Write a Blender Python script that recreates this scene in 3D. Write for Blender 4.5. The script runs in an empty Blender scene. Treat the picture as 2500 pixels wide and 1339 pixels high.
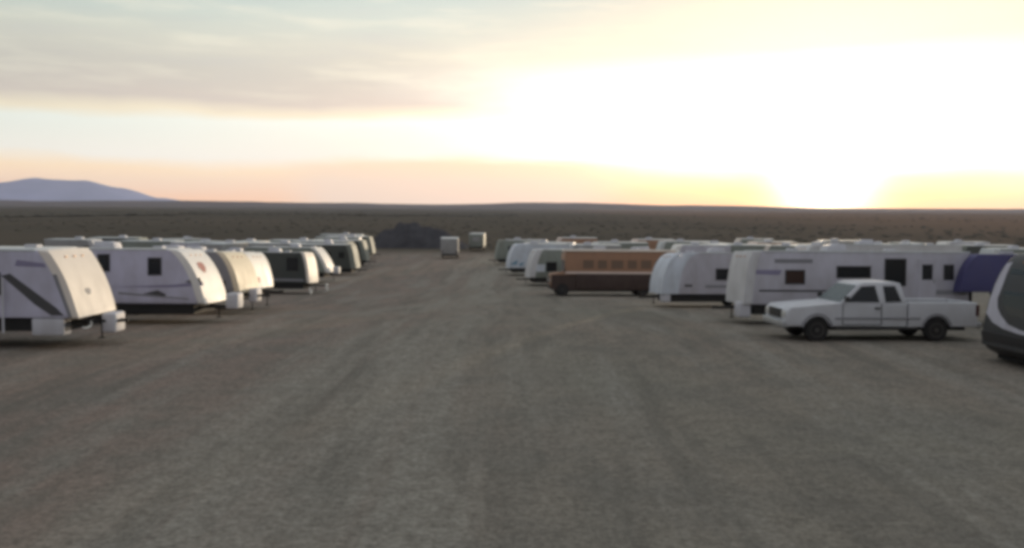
import bpy, bmesh, math, random
from mathutils import Vector, Matrix, Quaternion
R = math.radians
random.seed(7)
sc = bpy.context.scene
col = sc.collection
H = 4.2            # eye height above the near gravel (m)
F = 2100.0         # focal length in photo pixels (photo is 2500 wide)
PITCH = math.atan((669.5 - 506.0) / F)
SUN_AZ, SUN_EL = R(19.9), R(1.6)

# ------------------------------------------------------------------ helpers
def link(o): col.objects.link(o); return o
def empty(name, loc=(0, 0, 0)):
    o = bpy.data.objects.new(name, None); link(o); o.location = loc; o.empty_display_size = .3; return o
def tag(o, label=None, cat=None, group=None, kind=None):
    if label: o['label'] = label
    if cat: o['category'] = cat
    if group: o['group'] = group
    if kind: o['kind'] = kind
    return o
def mobj(name, bm, mat, parent=None, smooth=False, sharp=40):
    bmesh.ops.recalc_face_normals(bm, faces=bm.faces)
    me = bpy.data.meshes.new(name); bm.to_mesh(me); bm.free()
    me.materials.append(mat)
    if smooth:
        for p in me.polygons: p.use_smooth = True
        try: me.set_sharp_from_angle(angle=R(sharp))
        except Exception: pass
    o = bpy.data.objects.new(name, me); link(o)
    if parent: o.parent = parent
    return o
def box(bm, x0, x1, y0, y1, z0, z1, bev=0, seg=2):
    b = bmesh.new()
    vs = [b.verts.new(p) for p in ((x0,y0,z0),(x1,y0,z0),(x1,y1,z0),(x0,y1,z0),(x0,y0,z1),(x1,y0,z1),(x1,y1,z1),(x0,y1,z1))]
    for f in ((0,3,2,1),(4,5,6,7),(0,1,5,4),(1,2,6,5),(2,3,7,6),(3,0,4,7)): b.faces.new([vs[i] for i in f])
    if bev: bmesh.ops.bevel(b, geom=list(b.edges), offset=bev, segments=seg, profile=.5, affect='EDGES')
    merge(bm, b)
def merge(bm, b):
    m = bpy.data.meshes.new('t'); b.to_mesh(m); b.free(); bm.from_mesh(m); bpy.data.meshes.remove(m)
def prism(bm, prof, y0, y1, bev=0, seg=2, wfn=None):
    """prof: list of (x,z) closed outline, extruded from y0 to y1; wfn(z) gives half width instead"""
    b = bmesh.new()
    def yy(z, s): return (y1 if s else y0) if wfn is None else (wfn(z) if s else -wfn(z))
    A = [b.verts.new((x, yy(z, 0), z)) for x, z in prof]
    B = [b.verts.new((x, yy(z, 1), z)) for x, z in prof]
    fa = b.faces.new(A); fb = b.faces.new(B[::-1])
    n = len(prof)
    for i in range(n): b.faces.new((A[i], B[i], B[(i+1) % n], A[(i+1) % n]))
    b.edges.ensure_lookup_table()
    if bev:
        ed = [e for e in b.edges if (fa in e.link_faces or fb in e.link_faces)]
        bmesh.ops.bevel(b, geom=ed, offset=bev, segments=seg, profile=.5, affect='EDGES', clamp_overlap=True)
    merge(bm, b)
def tube(bm, pts, r, seg=8):
    prev = None
    pts = [Vector(p) for p in pts]
    for i, p in enumerate(pts):
        d = (pts[min(i+1, len(pts)-1)] - pts[max(i-1, 0)]).normalized()
        up = Vector((0, 0, 1)) if abs(d.z) < .9 else Vector((1, 0, 0))
        u = d.cross(up).normalized(); v = d.cross(u)
        ring = [bm.verts.new(p + (u*math.cos(a) + v*math.sin(a))*r) for a in [k*2*math.pi/seg for k in range(seg)]]
        if prev:
            for k in range(seg): bm.faces.new((prev[k], prev[(k+1) % seg], ring[(k+1) % seg], ring[k]))
        else: bm.faces.new(ring)
        prev = ring
    bm.faces.new(prev[::-1])
def lathe_y(bm, prof, cx, cz, seg=24):
    """prof: list of (y, radius) turned around the y axis through (cx,cz)"""
    rings = []
    for y, r in prof:
        rings.append([bm.verts.new((cx + r*math.cos(a), y, cz + r*math.sin(a))) for a in [k*2*math.pi/seg for k in range(seg)]])
    for a, b in zip(rings, rings[1:]):
        for k in range(seg): bm.faces.new((a[k], a[(k+1) % seg], b[(k+1) % seg], b[k]))
    bm.faces.new(rings[0]); bm.faces.new(rings[-1][::-1])
def wheel(parent, x, y, r, w, side):
    bm = bmesh.new()
    lathe_y(bm, [(y-w/2, r*.62), (y-w/2, r*.9), (y-w*.38, r*.985), (y-w*.2, r), (y+w*.2, r), (y+w*.38, r*.985), (y+w/2, r*.9), (y+w/2, r*.62)], x, r, 28)
    wo = mobj('wheel', bm, M['rubber'], parent, True)
    bm = bmesh.new(); s = side
    pr = [(y+s*(w/2-.06), r*.3), (y+s*(w/2-.05), r*.5), (y+s*(w/2+.004), r*.6), (y+s*(w/2+.006), r*.55), (y+s*(w/2-.03), r*.42), (y+s*(w/2-.02), r*.2), (y+s*(w/2+.02), r*.16)]
    lathe_y(bm, pr, x, r, 20)
    mobj('rim', bm, M['rim'], wo, True)
    return wo

# ------------------------------------------------------------------ materials
M = {}
def nodes(name):
    m = bpy.data.materials.new(name); m.use_nodes = True
    nt = m.node_tree; b = nt.nodes['Principled BSDF']; M[name] = m
    return m, nt, b
def paint(name, c, rough=.45, dirt=.35, dcol=(.17,.14,.11), metal=0, scale=1.2, spec=.4):
    """painted sheet with road dust: dust lies in patches and streaks of its own"""
    m, nt, b = nodes(name); N, L = nt.nodes, nt.links
    tc = N.new('ShaderNodeTexCoord'); oi = N.new('ShaderNodeObjectInfo')
    mp = N.new('ShaderNodeMapping'); mp.inputs['Scale'].default_value = (scale, scale, scale*.45)
    ad = N.new('ShaderNodeVectorMath'); ad.operation = 'ADD'
    L.new(tc.outputs['Object'], ad.inputs[0]); L.new(oi.outputs['Location'], ad.inputs[1]); L.new(ad.outputs[0], mp.inputs[0])
    n1 = N.new('ShaderNodeTexNoise'); n1.inputs['Scale'].default_value = 1.6; n1.inputs['Detail'].default_value = 6; n1.inputs['Roughness'].default_value = .65
    L.new(mp.outputs[0], n1.inputs['Vector'])
    r = N.new('ShaderNodeMapRange'); r.inputs['From Min'].default_value = .38; r.inputs['From Max'].default_value = .78; r.inputs['To Max'].default_value = dirt
    L.new(n1.outputs['Fac'], r.inputs['Value'])
    mx = N.new('ShaderNodeMix'); mx.data_type = 'RGBA'
    mx.inputs['A'].default_value = (*c, 1); mx.inputs['B'].default_value = (*dcol, 1)
    L.new(r.outputs[0], mx.inputs['Factor']); L.new(mx.outputs['Result'], b.inputs['Base Color'])
    rr = N.new('ShaderNodeMapRange'); rr.inputs['To Min'].default_value = rough; rr.inputs['To Max'].default_value = min(1, rough+.3)
    L.new(n1.outputs['Fac'], rr.inputs['Value']); L.new(rr.outputs[0], b.inputs['Roughness'])
    b.inputs['Metallic'].default_value = metal; b.inputs['Specular IOR Level'].default_value = spec
    n2 = N.new('ShaderNodeTexNoise'); n2.inputs['Scale'].default_value = 3.5; L.new(tc.outputs['Object'], n2.inputs['Vector'])
    bp = N.new('ShaderNodeBump'); bp.inputs['Strength'].default_value = .08; bp.inputs['Distance'].default_value = .03
    L.new(n2.outputs['Fac'], bp.inputs['Height']); L.new(bp.outputs[0], b.inputs['Normal'])
    return m
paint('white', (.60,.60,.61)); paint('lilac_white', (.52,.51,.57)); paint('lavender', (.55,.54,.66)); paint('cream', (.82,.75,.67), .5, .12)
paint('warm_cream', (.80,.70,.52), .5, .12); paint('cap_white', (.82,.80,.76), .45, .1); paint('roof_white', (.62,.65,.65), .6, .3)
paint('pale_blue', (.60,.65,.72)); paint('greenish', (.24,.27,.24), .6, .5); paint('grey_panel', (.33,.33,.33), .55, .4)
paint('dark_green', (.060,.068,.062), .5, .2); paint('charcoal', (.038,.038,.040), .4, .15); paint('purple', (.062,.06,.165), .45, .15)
paint('stripe_dark', (.07,.07,.075), .5, .15); paint('stripe_purple', (.26,.24,.36), .5, .2); paint('stripe_grey', (.24,.24,.26), .5, .2)
paint('rose_tan', (.35,.20,.125), .55, .3); paint('brown', (.045,.026,.022), .5, .2); paint('pink_trim', (.70,.58,.52), .45, .1)
paint('truck_white', (.56,.57,.60), .28, .22, spec=.5); paint('red_mark', (.36,.10,.09), .5, .2); paint('sky_blue', (.16,.30,.42), .5, .2)
paint('plastic', (.56,.56,.60), .5, .3); paint('chassis', (.018,.018,.018), .8, .3, (.06,.05,.04)); paint('rubber', (.018,.018,.018), .85, .4, (.06,.05,.045))
paint('rim', (.07,.07,.07), .5, .4, metal=.3); paint('trim_black', (.02,.02,.022), .45, .2); paint('galv', (.42,.43,.44), .4, .3, metal=.7)
paint('loop_white', (.86,.85,.80), .4, .02); paint('lamp_glass', (.55,.55,.52), .15, .1); paint('amber', (.5,.18,.03), .3, .1); paint('red_glass', (.07,.02,.02), .25, .1)
paint('brown_blind', (.17,.11,.075), .4, .2)
m, nt, b = nodes('glass'); b.inputs['Base Color'].default_value = (.018,.020,.022,1); b.inputs['Roughness'].default_value = .22; b.inputs['Specular IOR Level'].default_value = .35
m, nt, b = nodes('glass_reflect'); b.inputs['Base Color'].default_value = (.05,.028,.022,1); b.inputs['Roughness'].default_value = .25; b.inputs['Specular IOR Level'].default_value = .35  # reddish reflection put into the pane's base colour

def mixc(N, L, fac, a, b):
    x = N.new('ShaderNodeMix'); x.data_type = 'RGBA'
    for s, v in (('Factor', fac), ('A', a), ('B', b)):
        if hasattr(v, 'links') or hasattr(v, 'is_linked'): L.new(v, x.inputs[s])
        else: x.inputs[s].default_value = v if s == 'Factor' else (*v, 1)
    return x.outputs['Result']
def noise(N, L, vec, scale, detail=4, rough=.55, mapscale=None, rot=0, dist=0):
    if mapscale:
        mp = N.new('ShaderNodeMapping'); mp.inputs['Scale'].default_value = mapscale; mp.inputs['Rotation'].default_value = (0, 0, rot)
        L.new(vec, mp.inputs[0]); vec = mp.outputs[0]
    n = N.new('ShaderNodeTexNoise'); n.inputs['Scale'].default_value = scale; n.inputs['Detail'].default_value = detail
    n.inputs['Roughness'].default_value = rough; n.inputs['Distortion'].default_value = dist
    L.new(vec, n.inputs['Vector']); return n.outputs['Fac']
def mrange(N, L, v, a, b, c=0, d=1, smooth=False):
    r = N.new('ShaderNodeMapRange'); r.inputs['From Min'].default_value = a; r.inputs['From Max'].default_value = b
    r.inputs['To Min'].default_value = c; r.inputs['To Max'].default_value = d
    if smooth: r.interpolation_type = 'SMOOTHSTEP'
    L.new(v, r.inputs['Value']); return r.outputs['Result']

# gravel lot: grey-brown grit, redder to the left, wheel tracks along and across the aisle
m, nt, b = nodes('gravel'); N, L = nt.nodes, nt.links
tc = N.new('ShaderNodeTexCoord'); P = tc.outputs['Object']
sx = N.new('ShaderNodeSeparateXYZ'); L.new(P, sx.inputs[0])
big = noise(N, L, P, .07, 3, .5)
c = mixc(N, L, mrange(N, L, big, .40, .62), (.355,.302,.248), (.318,.306,.252))
sidex = mrange(N, L, sx.outputs['X'], -9, 3, 0, 1, True)
c = mixc(N, L, sidex, (.345,.268,.226), c)
patch = noise(N, L, P, .45, 5, .6)
c = mixc(N, L, mrange(N, L, patch, .44, .62, 0, .75), c, (.245,.230,.200))
# packed lighter lane up the aisle
tr = noise(N, L, P, 1.0, 4, .6, (.5, .03, 1), R(7), .6)
c = mixc(N, L, mrange(N, L, tr, .48, .62, 0, .5), c, (.420,.405,.355))
lx = mrange(N, L, sx.outputs['X'], -9, -3.5, 0, 1, True); rx_ = mrange(N, L, sx.outputs['X'], 3.5, -.5, 0, 1, True)
lm = N.new('ShaderNodeMath'); lm.operation = 'MULTIPLY'; L.new(lx, lm.inputs[0]); L.new(rx_, lm.inputs[1])
l2 = N.new('ShaderNodeMath'); l2.operation = 'MULTIPLY'; L.new(lm.outputs[0], l2.inputs[0]); L.new(mrange(N, L, tr, .40, .60, .1, .7), l2.inputs[1])
lane = l2.outputs[0]
c = mixc(N, L, lane, c, (.41,.385,.325))
tr2 = noise(N, L, P, 1.0, 4, .6, (.9, .09, 1), R(-38))
c = mixc(N, L, mrange(N, L, tr2, .53, .64, 0, .55), c, (.19,.18,.155))
tr3 = noise(N, L, P, 1.0, 4, .6, (.8, .07, 1), R(62))
c = mixc(N, L, mrange(N, L, tr3, .54, .66, 0, .45), c, (.19,.18,.155))
mid = noise(N, L, P, 2.6, 5, .7)
c = mixc(N, L, mrange(N, L, mid, .44, .62, 0, .42), c, (.16,.145,.122))
fine = noise(N, L, P, 9, 6, .75)
c = mixc(N, L, mrange(N, L, fine, .40, .62, 0, .62), c, (.11,.098,.080))
grit = noise(N, L, P, 38, 3, .7)
c = mixc(N, L, mrange(N, L, grit, .5, .72, 0, .5), c, (.50,.46,.39))
# beyond the lot: desert floor with scrub in long patches
far = mrange(N, L, sx.outputs['Y'], 120, 150, 0, 1, True)
d1 = noise(N, L, P, 1.0, 5, .6, (.006, .012, 1))
d2 = noise(N, L, P, 1.0, 4, .6, (.05, .12, 1))
dc = mixc(N, L, mrange(N, L, d1, .40, .62), (.102,.088,.070), (.130,.108,.083))
dc = mixc(N, L, mrange(N, L, d2, .45, .62, 0, .5), dc, (.100,.096,.076))
glare_x = mrange(N, L, sx.outputs['X'], 20, 300, 0, .6, True)
dc = mixc(N, L, glare_x, dc, (.230,.145,.100))  # redder to the right: sun glare painted into the desert colour
c = mixc(N, L, far, c, dc)
L.new(c, b.inputs['Base Color']); b.inputs['Roughness'].default_value = 1; b.inputs['Specular IOR Level'].default_value = 0
hb = N.new('ShaderNodeMath'); hb.operation = 'ADD'; L.new(fine, hb.inputs[0]); L.new(grit, hb.inputs[1])
bp = N.new('ShaderNodeBump'); bp.inputs['Strength'].default_value = .8; bp.inputs['Distance'].default_value = .05
L.new(hb.outputs[0], bp.inputs['Height']); L.new(bp.outputs[0], b.inputs['Normal'])

def earthy(name, a, bb, s=.3, rough=.95):
    m, nt, b = nodes(name); N, L = nt.nodes, nt.links
    tc = N.new('ShaderNodeTexCoord')
    n = noise(N, L, tc.outputs['Object'], s, 6, .65)
    L.new(mixc(N, L, mrange(N, L, n, .35, .65), a, bb), b.inputs['Base Color'])
    b.inputs['Roughness'].default_value = rough; b.inputs['Specular IOR Level'].default_value = 0
earthy('mound', (.080,.078,.083), (.055,.054,.058), .5)
earthy('ridge', (.120,.085,.062), (.085,.066,.052), .004)
earthy('mountain', (.30,.31,.46), (.22,.235,.36), .002)  # blue of the distant haze is put into the base colour
earthy('scrub', (.105,.098,.078), (.145,.128,.100), .6)

# ------------------------------------------------------------------ terrain
def slope_profile():
    zs = {}
    z = 0.0; y = 20.0; out = [(20.0, 0.0)]
    while y < 400:
        if y < 34: s = .055 * (y-20)/14
        elif y < 56: s = .058
        elif y < 75: s = .058 - .040*(y-56)/19
        elif y < 130: s = .018 - .012*(y-75)/55
        elif y < 260: s = .006*(1-(y-130)/130)
        else: s = 0
        z -= s*1.0; y += 1.0; out.append((y, z))
    return out
PROF = slope_profile()
def zlot(y):
    if y <= 20: return 0.0
    if y >= 400: return PROF[-1][1]
    i = int(y-20); f = (y-20)-i
    return PROF[i][1]*(1-f) + PROF[min(i+1, len(PROF)-1)][1]*f
def zg(x, y):
    z = zlot(y)
    if y > 150:
        k = min(1, (y-150)/500)
        z += k*(1.1*math.sin(x*.004+1.3)*math.sin(y*.0031+.4) + .5*math.sin(x*.013+y*.007))
    return z
def ground_normal(x, y):
    e = .8
    return Vector((-(zg(x+e, y)-zg(x-e, y))/(2*e), -(zg(x, y+e)-zg(x, y-e))/(2*e), 1)).normalized()
def world_x(px, y, z=None):
    if z is None: z = zg(0, y)
    depth = y*math.cos(PITCH) + (H-z)*math.sin(PITCH)
    return (px-1250)/F*depth

ys = [-60, -30, -10] + [i*1.0 for i in range(0, 140)]
y = 140
while y < 11400: ys.append(y); y *= 1.035
ys.append(11800)
xs = [0.0]
x = 1.5
while x < 11500: xs.append(x); x = x+2.5 if x < 60 else x*1.06
xs = [-v for v in xs[::-1][:-1]] + xs
bm = bmesh.new(); rnd = random.Random(3)
grid = []
for y in ys:
    row = []
    for x in xs:
        j = rnd.uniform(-.018, .018) if y < 140 else 0
        row.append(bm.verts.new((x, y, zg(x, y)+j)))
    grid.append(row)
for a, b2 in zip(grid, grid[1:]):
    for k in range(len(xs)-1): bm.faces.new((a[k], a[k+1], b2[k+1], b2[k]))
tag(mobj('ground', bm, M['gravel'], None, True, 180), kind='structure')

# low ridge that closes the plain, and the mountain far left, haze painted into its blue
def ridge(name, mat, y0, depth, pts, rough, seed, nsub=260):
    rnd = random.Random(seed); bm = bmesh.new()
    pts = [(world_x(px, y0, 0), h) for px, h in pts]
    x0, x1 = pts[0][0], pts[-1][0]
    offs = [rnd.uniform(0, 6.28) for _ in range(14)]
    def hh(x):
        for (a, ha), (b, hb) in zip(pts, pts[1:]):
            if a <= x <= b:
                t = (x-a)/(b-a); t = t*t*(3-2*t); return ha*(1-t)+hb*t
        return 0
    rows = []
    prof = [(-1.0, -.05), (-.7, .22), (-.42, .55), (-.2, .84), (0, 1), (.4, .6), (1, -.05)]
    for dy, k in prof:
        r = []
        for i in range(nsub+1):
            x = x0+(x1-x0)*i/nsub; h = hh(x)
            w = sum(math.sin(x*(2**(j*.6))*rough + offs[j] + dy*(3+j))/(1.5**j) for j in range(8))
            z = (h*k)*(1+.07*w*(1 if abs(k) > .1 else 0)) - 5 if k > 0 else -8
            r.append(bm.verts.new((x, y0+dy*depth + (w*depth*.05 if -1 < dy < 1 else 0), z)))
        rows.append(r)
    for a, b in zip(rows, rows[1:]):
        for i in range(nsub): bm.faces.new((a[i], a[i+1], b[i+1], b[i]))
    return tag(mobj(name, bm, M[mat], None, True, 60), kind='structure')
ridge('low_ridge', 'ridge', 4600, 900, [(-1200, 26), (0, 28), (420, 30), (760, 26), (1080, 22), (1400, 34), (1640, 27), (2050, 14), (2500, 18), (3700, 24)], .004, 4, 420)
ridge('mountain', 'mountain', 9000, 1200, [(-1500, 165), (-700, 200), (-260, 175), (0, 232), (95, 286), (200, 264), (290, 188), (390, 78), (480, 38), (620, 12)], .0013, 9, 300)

# scrub over the plain: one mass nobody could count
def scrub():
    rnd = random.Random(21)
    V, Fc = [], []
    def clump(x, y, r, h):
        z0 = zg(x, y)
        n = 9 if y < 420 else 6
        for _ in range(n):
            a = rnd.uniform(0, 6.28); q = rnd.uniform(0, r*.8)
            cx, cy = x+q*math.cos(a), y+q*math.sin(a)
            s = r*rnd.uniform(.3, .6); hz = h*rnd.uniform(.45, 1)*(1-.4*q/r)
            i = len(V)
            k = 5; ph = rnd.uniform(0, 6.28)
            for j in range(k):
                t = ph+j*2*math.pi/k; rr = s*rnd.uniform(.7, 1.2)
                V.append((cx+rr*math.cos(t), cy+rr*math.sin(t), z0+hz*rnd.uniform(.25, .5)))
            V.append((cx+rnd.uniform(-.3, .3)*s, cy, z0+hz)); V.append((cx, cy, z0-.1))
            for j in range(k):
                Fc.append((i+j, i+(j+1) % k, i+k)); Fc.append((i+(j+1) % k, i+j, i+k+1))
    for _ in range(2600):
        y = 150*(10**rnd.uniform(0, .95)); px = rnd.uniform(-250, 2750)
        x = world_x(px, y)
        if math.sin(x*.013+y*.004)+math.sin(y*.021+1+x*.003) < rnd.uniform(-1.9, .6): continue
        s = rnd.uniform(.3, .8)*(1+y/1500)
        clump(x, y, s*1.3, s*.75)
    for _ in range(700):      # darker belts of tall brush on the left, as one sees beyond the left row
        px = rnd.uniform(-250, 430); y = rnd.uniform(470, 640)+px*.25
        s = rnd.uniform(1.5, 3.0); clump(world_x(px, y), y, s*2.4, s*.95)
    for _ in range(420):
        px = rnd.uniform(300, 1250); y = rnd.uniform(620, 900)
        s = rnd.uniform(1.5, 3.0); clump(world_x(px, y), y, s*2.2, s*.8)
    me = bpy.data.meshes.new('scrub'); me.from_pydata(V, [], Fc); me.materials.append(M['scrub'])
    o = bpy.data.objects.new('scrub', me); link(o)
    tag(o, 'low dark desert scrub dotted over the plain beyond the lot', 'scrub', kind='stuff')
scrub()

# ------------------------------------------------------------------ trailers
def nose_curve(rake, zb, Ht, n=10, lin=.55, drop=.0):
    pts = []
    for i in range(n+1):
        t = i/n; a = t*math.pi/2
        xe, ze = -rake*(1-math.cos(a)), zb+(Ht-zb)*math.sin(a)
        xl, zl = -rake*t, zb+(Ht-zb)*t
        pts.append((xl*lin+xe*(1-lin), zl*lin+ze*(1-lin)))
    return pts
def cut_shift(pts, c): return [(x-c, z) for x, z in pts]
def surf_x(pts, z):
    for (xa, za), (xb, zb) in zip(pts, pts[1:]):
        if za <= z <= zb: return xa+(xb-xa)*(z-za)/(zb-za)
    return pts[-1][0]

def side_plate(name, poly, hw, ns, mat, parent, t=.012, base=.004):
    bm = bmesh.new(); y0, y1 = ns*(hw-base), ns*(hw+t)
    prism(bm, poly, min(y0, y1), max(y0, y1))
    return mobj(name, bm, mat, parent)
def window(parent, x0, x1, z0, z1, hw, ns, glass='glass', frame='trim_black'):
    bm = bmesh.new()
    y0, y1 = sorted((ns*(hw-.01), ns*(hw+.028)))
    fw = .045
    box(bm, x0, x1, y0, y1, z0, z0+fw); box(bm, x0, x1, y0, y1, z1-fw, z1)
    box(bm, x0, x0+fw, y0, y1, z0+fw, z1-fw); box(bm, x1-fw, x1, y0, y1, z0+fw, z1-fw)
    fr = mobj('window', bm, M[frame], parent)
    side_plate('pane', [(x0+fw, z0+fw), (x1-fw, z0+fw), (x1-fw, z1-fw), (x0+fw, z1-fw)], hw, ns, M[glass], fr, .012)
    return fr
def trailer(name, L=7, W=2.45, Ht=3.05, zb=.72, rake=.9, lin=.55, capw=.35, side='white', cap='cream', roof='roof_white', ns=-1,
            windows=(), door=None, decals=(), ac=(-.45,), awning=None, cover='plastic', cpos=(.12,.62,0), cz=None, tongue=True, box_=None, emblem=None,
            fifth=False, capcolor_band=None, detail=True, cap_decals=(), skirt=None, over=2.3, under=1.45):
    root = empty(name)
    hw = W/2
    nose = nose_curve(rake, zb if not fifth else under, Ht, lin=lin)
    cut = cut_shift(nose, capw)
    bm = bmesh.new(); prism(bm, nose + cut[::-1], -hw-.006, hw+.006, .05, 3)
    capo = mobj('front_cap', bm, M[cap], root, True)
    if not fifth: body = cut + [(-L, Ht), (-L-.04, Ht-.1), (-L-.04, zb)]
    else: body = cut + [(-L, Ht), (-L-.04, Ht-.1), (-L-.04, zb), (-over-.25, zb), (-over, under)]
    bm = bmesh.new(); prism(bm, body, -hw, hw, .035, 2)
    bo = mobj('body', bm, M[side], root, True)
    bm = bmesh.new(); box(bm, -L-.05, -rake-capw-.05, -hw-.025, hw+.025, Ht-.035, Ht+.03, .02)
    ro = mobj('roof', bm, M[roof], root, True)
    for f in ac:
        bm = bmesh.new(); x = f*L
        prism(bm, [(x-.42, Ht+.02), (x+.42, Ht+.02), (x+.34, Ht+.24), (x+.1, Ht+.29), (x-.36, Ht+.29)], -.34, .34, .04)
        mobj('air_conditioner', bm, M['plastic'], ro, True)
    if detail:
        bm = bmesh.new(); box(bm, -.75*L, -.75*L+.38, -.55, -.17, Ht+.02, Ht+.12, .03); mobj('roof_vent', bm, M['plastic'], ro)
        bm = bmesh.new(); box(bm, -.27*L, -.27*L+.38, .1, .48, Ht+.02, Ht+.12, .03); mobj('roof_vent', bm, M['plastic'], ro)
    # chassis, made deeper so its dark box fills in the shade underneath
    bm = bmesh.new(); x1 = -.45 if not fifth else -over-.4
    box(bm, -L+.1, x1, -hw+.10, hw-.10, zb-.40, zb-.003)
    box(bm, -L-.12, -L+.02, -hw+.1, hw-.1, zb-.16, zb-.02, .02)
    mobj('chassis', bm, M['chassis'], root)
    for ax in (-.60*L, -.60*L-.86):
        for s in (-1, 1): wheel(root, ax, s*(hw-.17), .36, .22, s)
    ax = -.60*L-.43
    fen = []
    for k in range(9):
        a = math.pi*k/8; fen.append((ax+.95*math.cos(a)**1 if k not in (0, 8) else ax+.95*math.cos(a), zb-.1+.26*math.sin(a)**.6))
    inner = [(x*1+(ax-x)*.07, z-.05) for x, z in fen[::-1]]
    for s in (-1, 1): side_plate('fender', fen+inner, hw, s, M['plastic'], root, .05)
    if tongue and not fifth:
        bm = bmesh.new()
        for s in (-1, 1): tube(bm, [(-.8, s*.75, zb-.14), (.72, s*.04, zb-.2)], .05, 6)
        box(bm, .66, .9, -.06, .06, zb-.24, zb-.13, .02)
        tg = mobj('tongue', bm, M['chassis'], root)
        bm = bmesh.new(); tube(bm, [(.1, 0, .22), (.1, 0, zb-.1)], .025); box(bm, .02, .18, -.09, .09, .19, .22)
        mobj('tongue_jack', bm, M['chassis'], root)
        if cover:
            bm = bmesh.new(); c0 = zb-.14 if cz is None else cz; box(bm, cpos[0], cpos[1], cpos[2]-.36, cpos[2]+.36, c0, c0+.6, .07, 3)
            mobj('gas_bottle_cover', bm, M[cover], root, True)
    if fifth:
        for s in (-1, 1):
            bm = bmesh.new(); tube(bm, [(-over-.1, s*(hw-.2), .03), (-over-.1, s*(hw-.2), under)], .07); box(bm, -over-.22, -over+.02, s*(hw-.2)-.12, s*(hw-.2)+.12, 0, .04)
            mobj('landing_leg', bm, M['chassis'], root)
        bm = bmesh.new(); tube(bm, [(-1.1, 0, under+.02), (-1.1, 0, under-.45)], .09); mobj('hitch_pin', bm, M['chassis'], root)
    for s in (-1, 1):
        bm = bmesh.new(); tube(bm, [(-L+.35, s*(hw-.3), .03), (-L+.25, s*(hw-.3), zb-.2)], .035, 6); mobj('corner_jack', bm, M['chassis'], root)
    for w in windows: window(root, *w[:4], hw, ns, *(w[4:5]))
    # the side away from the camera has its windows and door too
    if detail:
        window(root, -.35*L, -.35*L+.8, 1.75, 2.4, hw, -ns); window(root, -.8*L, -.8*L+.7, 1.75, 2.4, hw, -ns)
    if door:
        x0, z0, z1, mat = door; w = .72
        bm = bmesh.new(); yy = sorted((ns*(hw-.006), ns*(hw+.02))); box(bm, x0, x0+w, yy[0], yy[1], z0, z1, .008)
        d = mobj('door', bm, M[mat], root)
        side_plate('pane', [(x0+.15, z1-.8), (x0+w-.15, z1-.8), (x0+w-.15, z1-.2), (x0+.15, z1-.2)], hw+.02, ns, M['glass'], d, .006)
        bm = bmesh.new(); yy = sorted((ns*(hw+.019), ns*(hw+.06))); box(bm, x0+.06, x0+.11, yy[0], yy[1], (z0+z1)/2-.1, (z0+z1)/2+.05, .01); mobj('handle', bm, M['galv'], d)
    for poly, mat in decals: side_plate('painted_stripe', poly, hw, ns, M[mat], root, .005)
    for poly, mat in cap_decals: side_plate('painted_stripe', poly, hw+.006, ns, M[mat], capo, .005)
    if awning:
        x0, x1 = awning; bm = bmesh.new(); tube(bm, [(x0, ns*(hw+.08), Ht-.16), (x1, ns*(hw+.08), Ht-.16)], .07, 10); mobj('awning_roller', bm, M['white'], root, True)
    if box_:
        x0, x1, z0, z1 = box_; bm = bmesh.new(); yy = sorted((ns*(hw-.5), ns*(hw-.02))); box(bm, x0, x1, yy[0], yy[1], z0, z1, .04); mobj('storage_box', bm, M['plastic'], root, True)
    if emblem:
        za, zc, ya, yb, mat = emblem; bm = bmesh.new(); n = 10; vs = []
        for k in range(n):
            a = 2*math.pi*k/n; z = (za+zc)/2+(zc-za)/2*math.sin(a)*(1+.25*math.sin(3*a)); yv = (ya+yb)/2+(yb-ya)/2*math.cos(a)
            vs.append((surf_x(nose, z), yv, z))
        A = [bm.verts.new((x+.012, y, z+.004)) for x, y, z in vs]; B = [bm.verts.new((x-.01, y, z)) for x, y, z in vs]
        bm.faces.new(A); bm.faces.new(B[::-1])
        for k in range(n): bm.faces.new((A[k], A[(k+1) % n], B[(k+1) % n], B[k]))
        mobj('emblem', bm, M[mat], capo)
    # marker lamps along the top of the cap
    if detail:
        for yv in (-.5, 0, .5):
            z = Ht-.22; x = surf_x(nose, z); bm = bmesh.new(); box(bm, x-.02, x+.03, yv-.06, yv+.06, z-.02, z+.03, .008); mobj('marker_lamp', bm, M['amber'], capo)
    root['_hw'] = hw; root['_ns'] = ns
    return root
def put(root, px, d, head=0.0, tilt=True):
    """stand the trailer with the foot of its near front corner on the ground d metres up the lot"""
    hw, ns = root['_hw'], root['_ns']
    z = zg(0, d); x = world_x(px, d, z)
    q = Vector((0, 0, 1)).rotation_difference(ground_normal(x, d)) @ Quaternion((0, 0, 1), head)
    root.rotation_mode = 'QUATERNION'; root.rotation_quaternion = q
    root.location = Vector((x, d, z)) - q @ Vector((0, ns*hw, 0))
    del root['_hw']; del root['_ns']
def loops(root, pts_list, r=.022):
    for pts in pts_list:
        bm = bmesh.new(); tube(bm, pts, r, 6); mobj('bright_loop', bm, M['loop_white'], root, True)  # loops copy stray bright marks, not lines known to hang there
def rect(x0, x1, z0, z1): return [(x0, z0), (x1, z0), (x1, z1), (x0, z1)]

LG = 'trailers parked in the left row'; RG = 'trailers parked in the right row'
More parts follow.
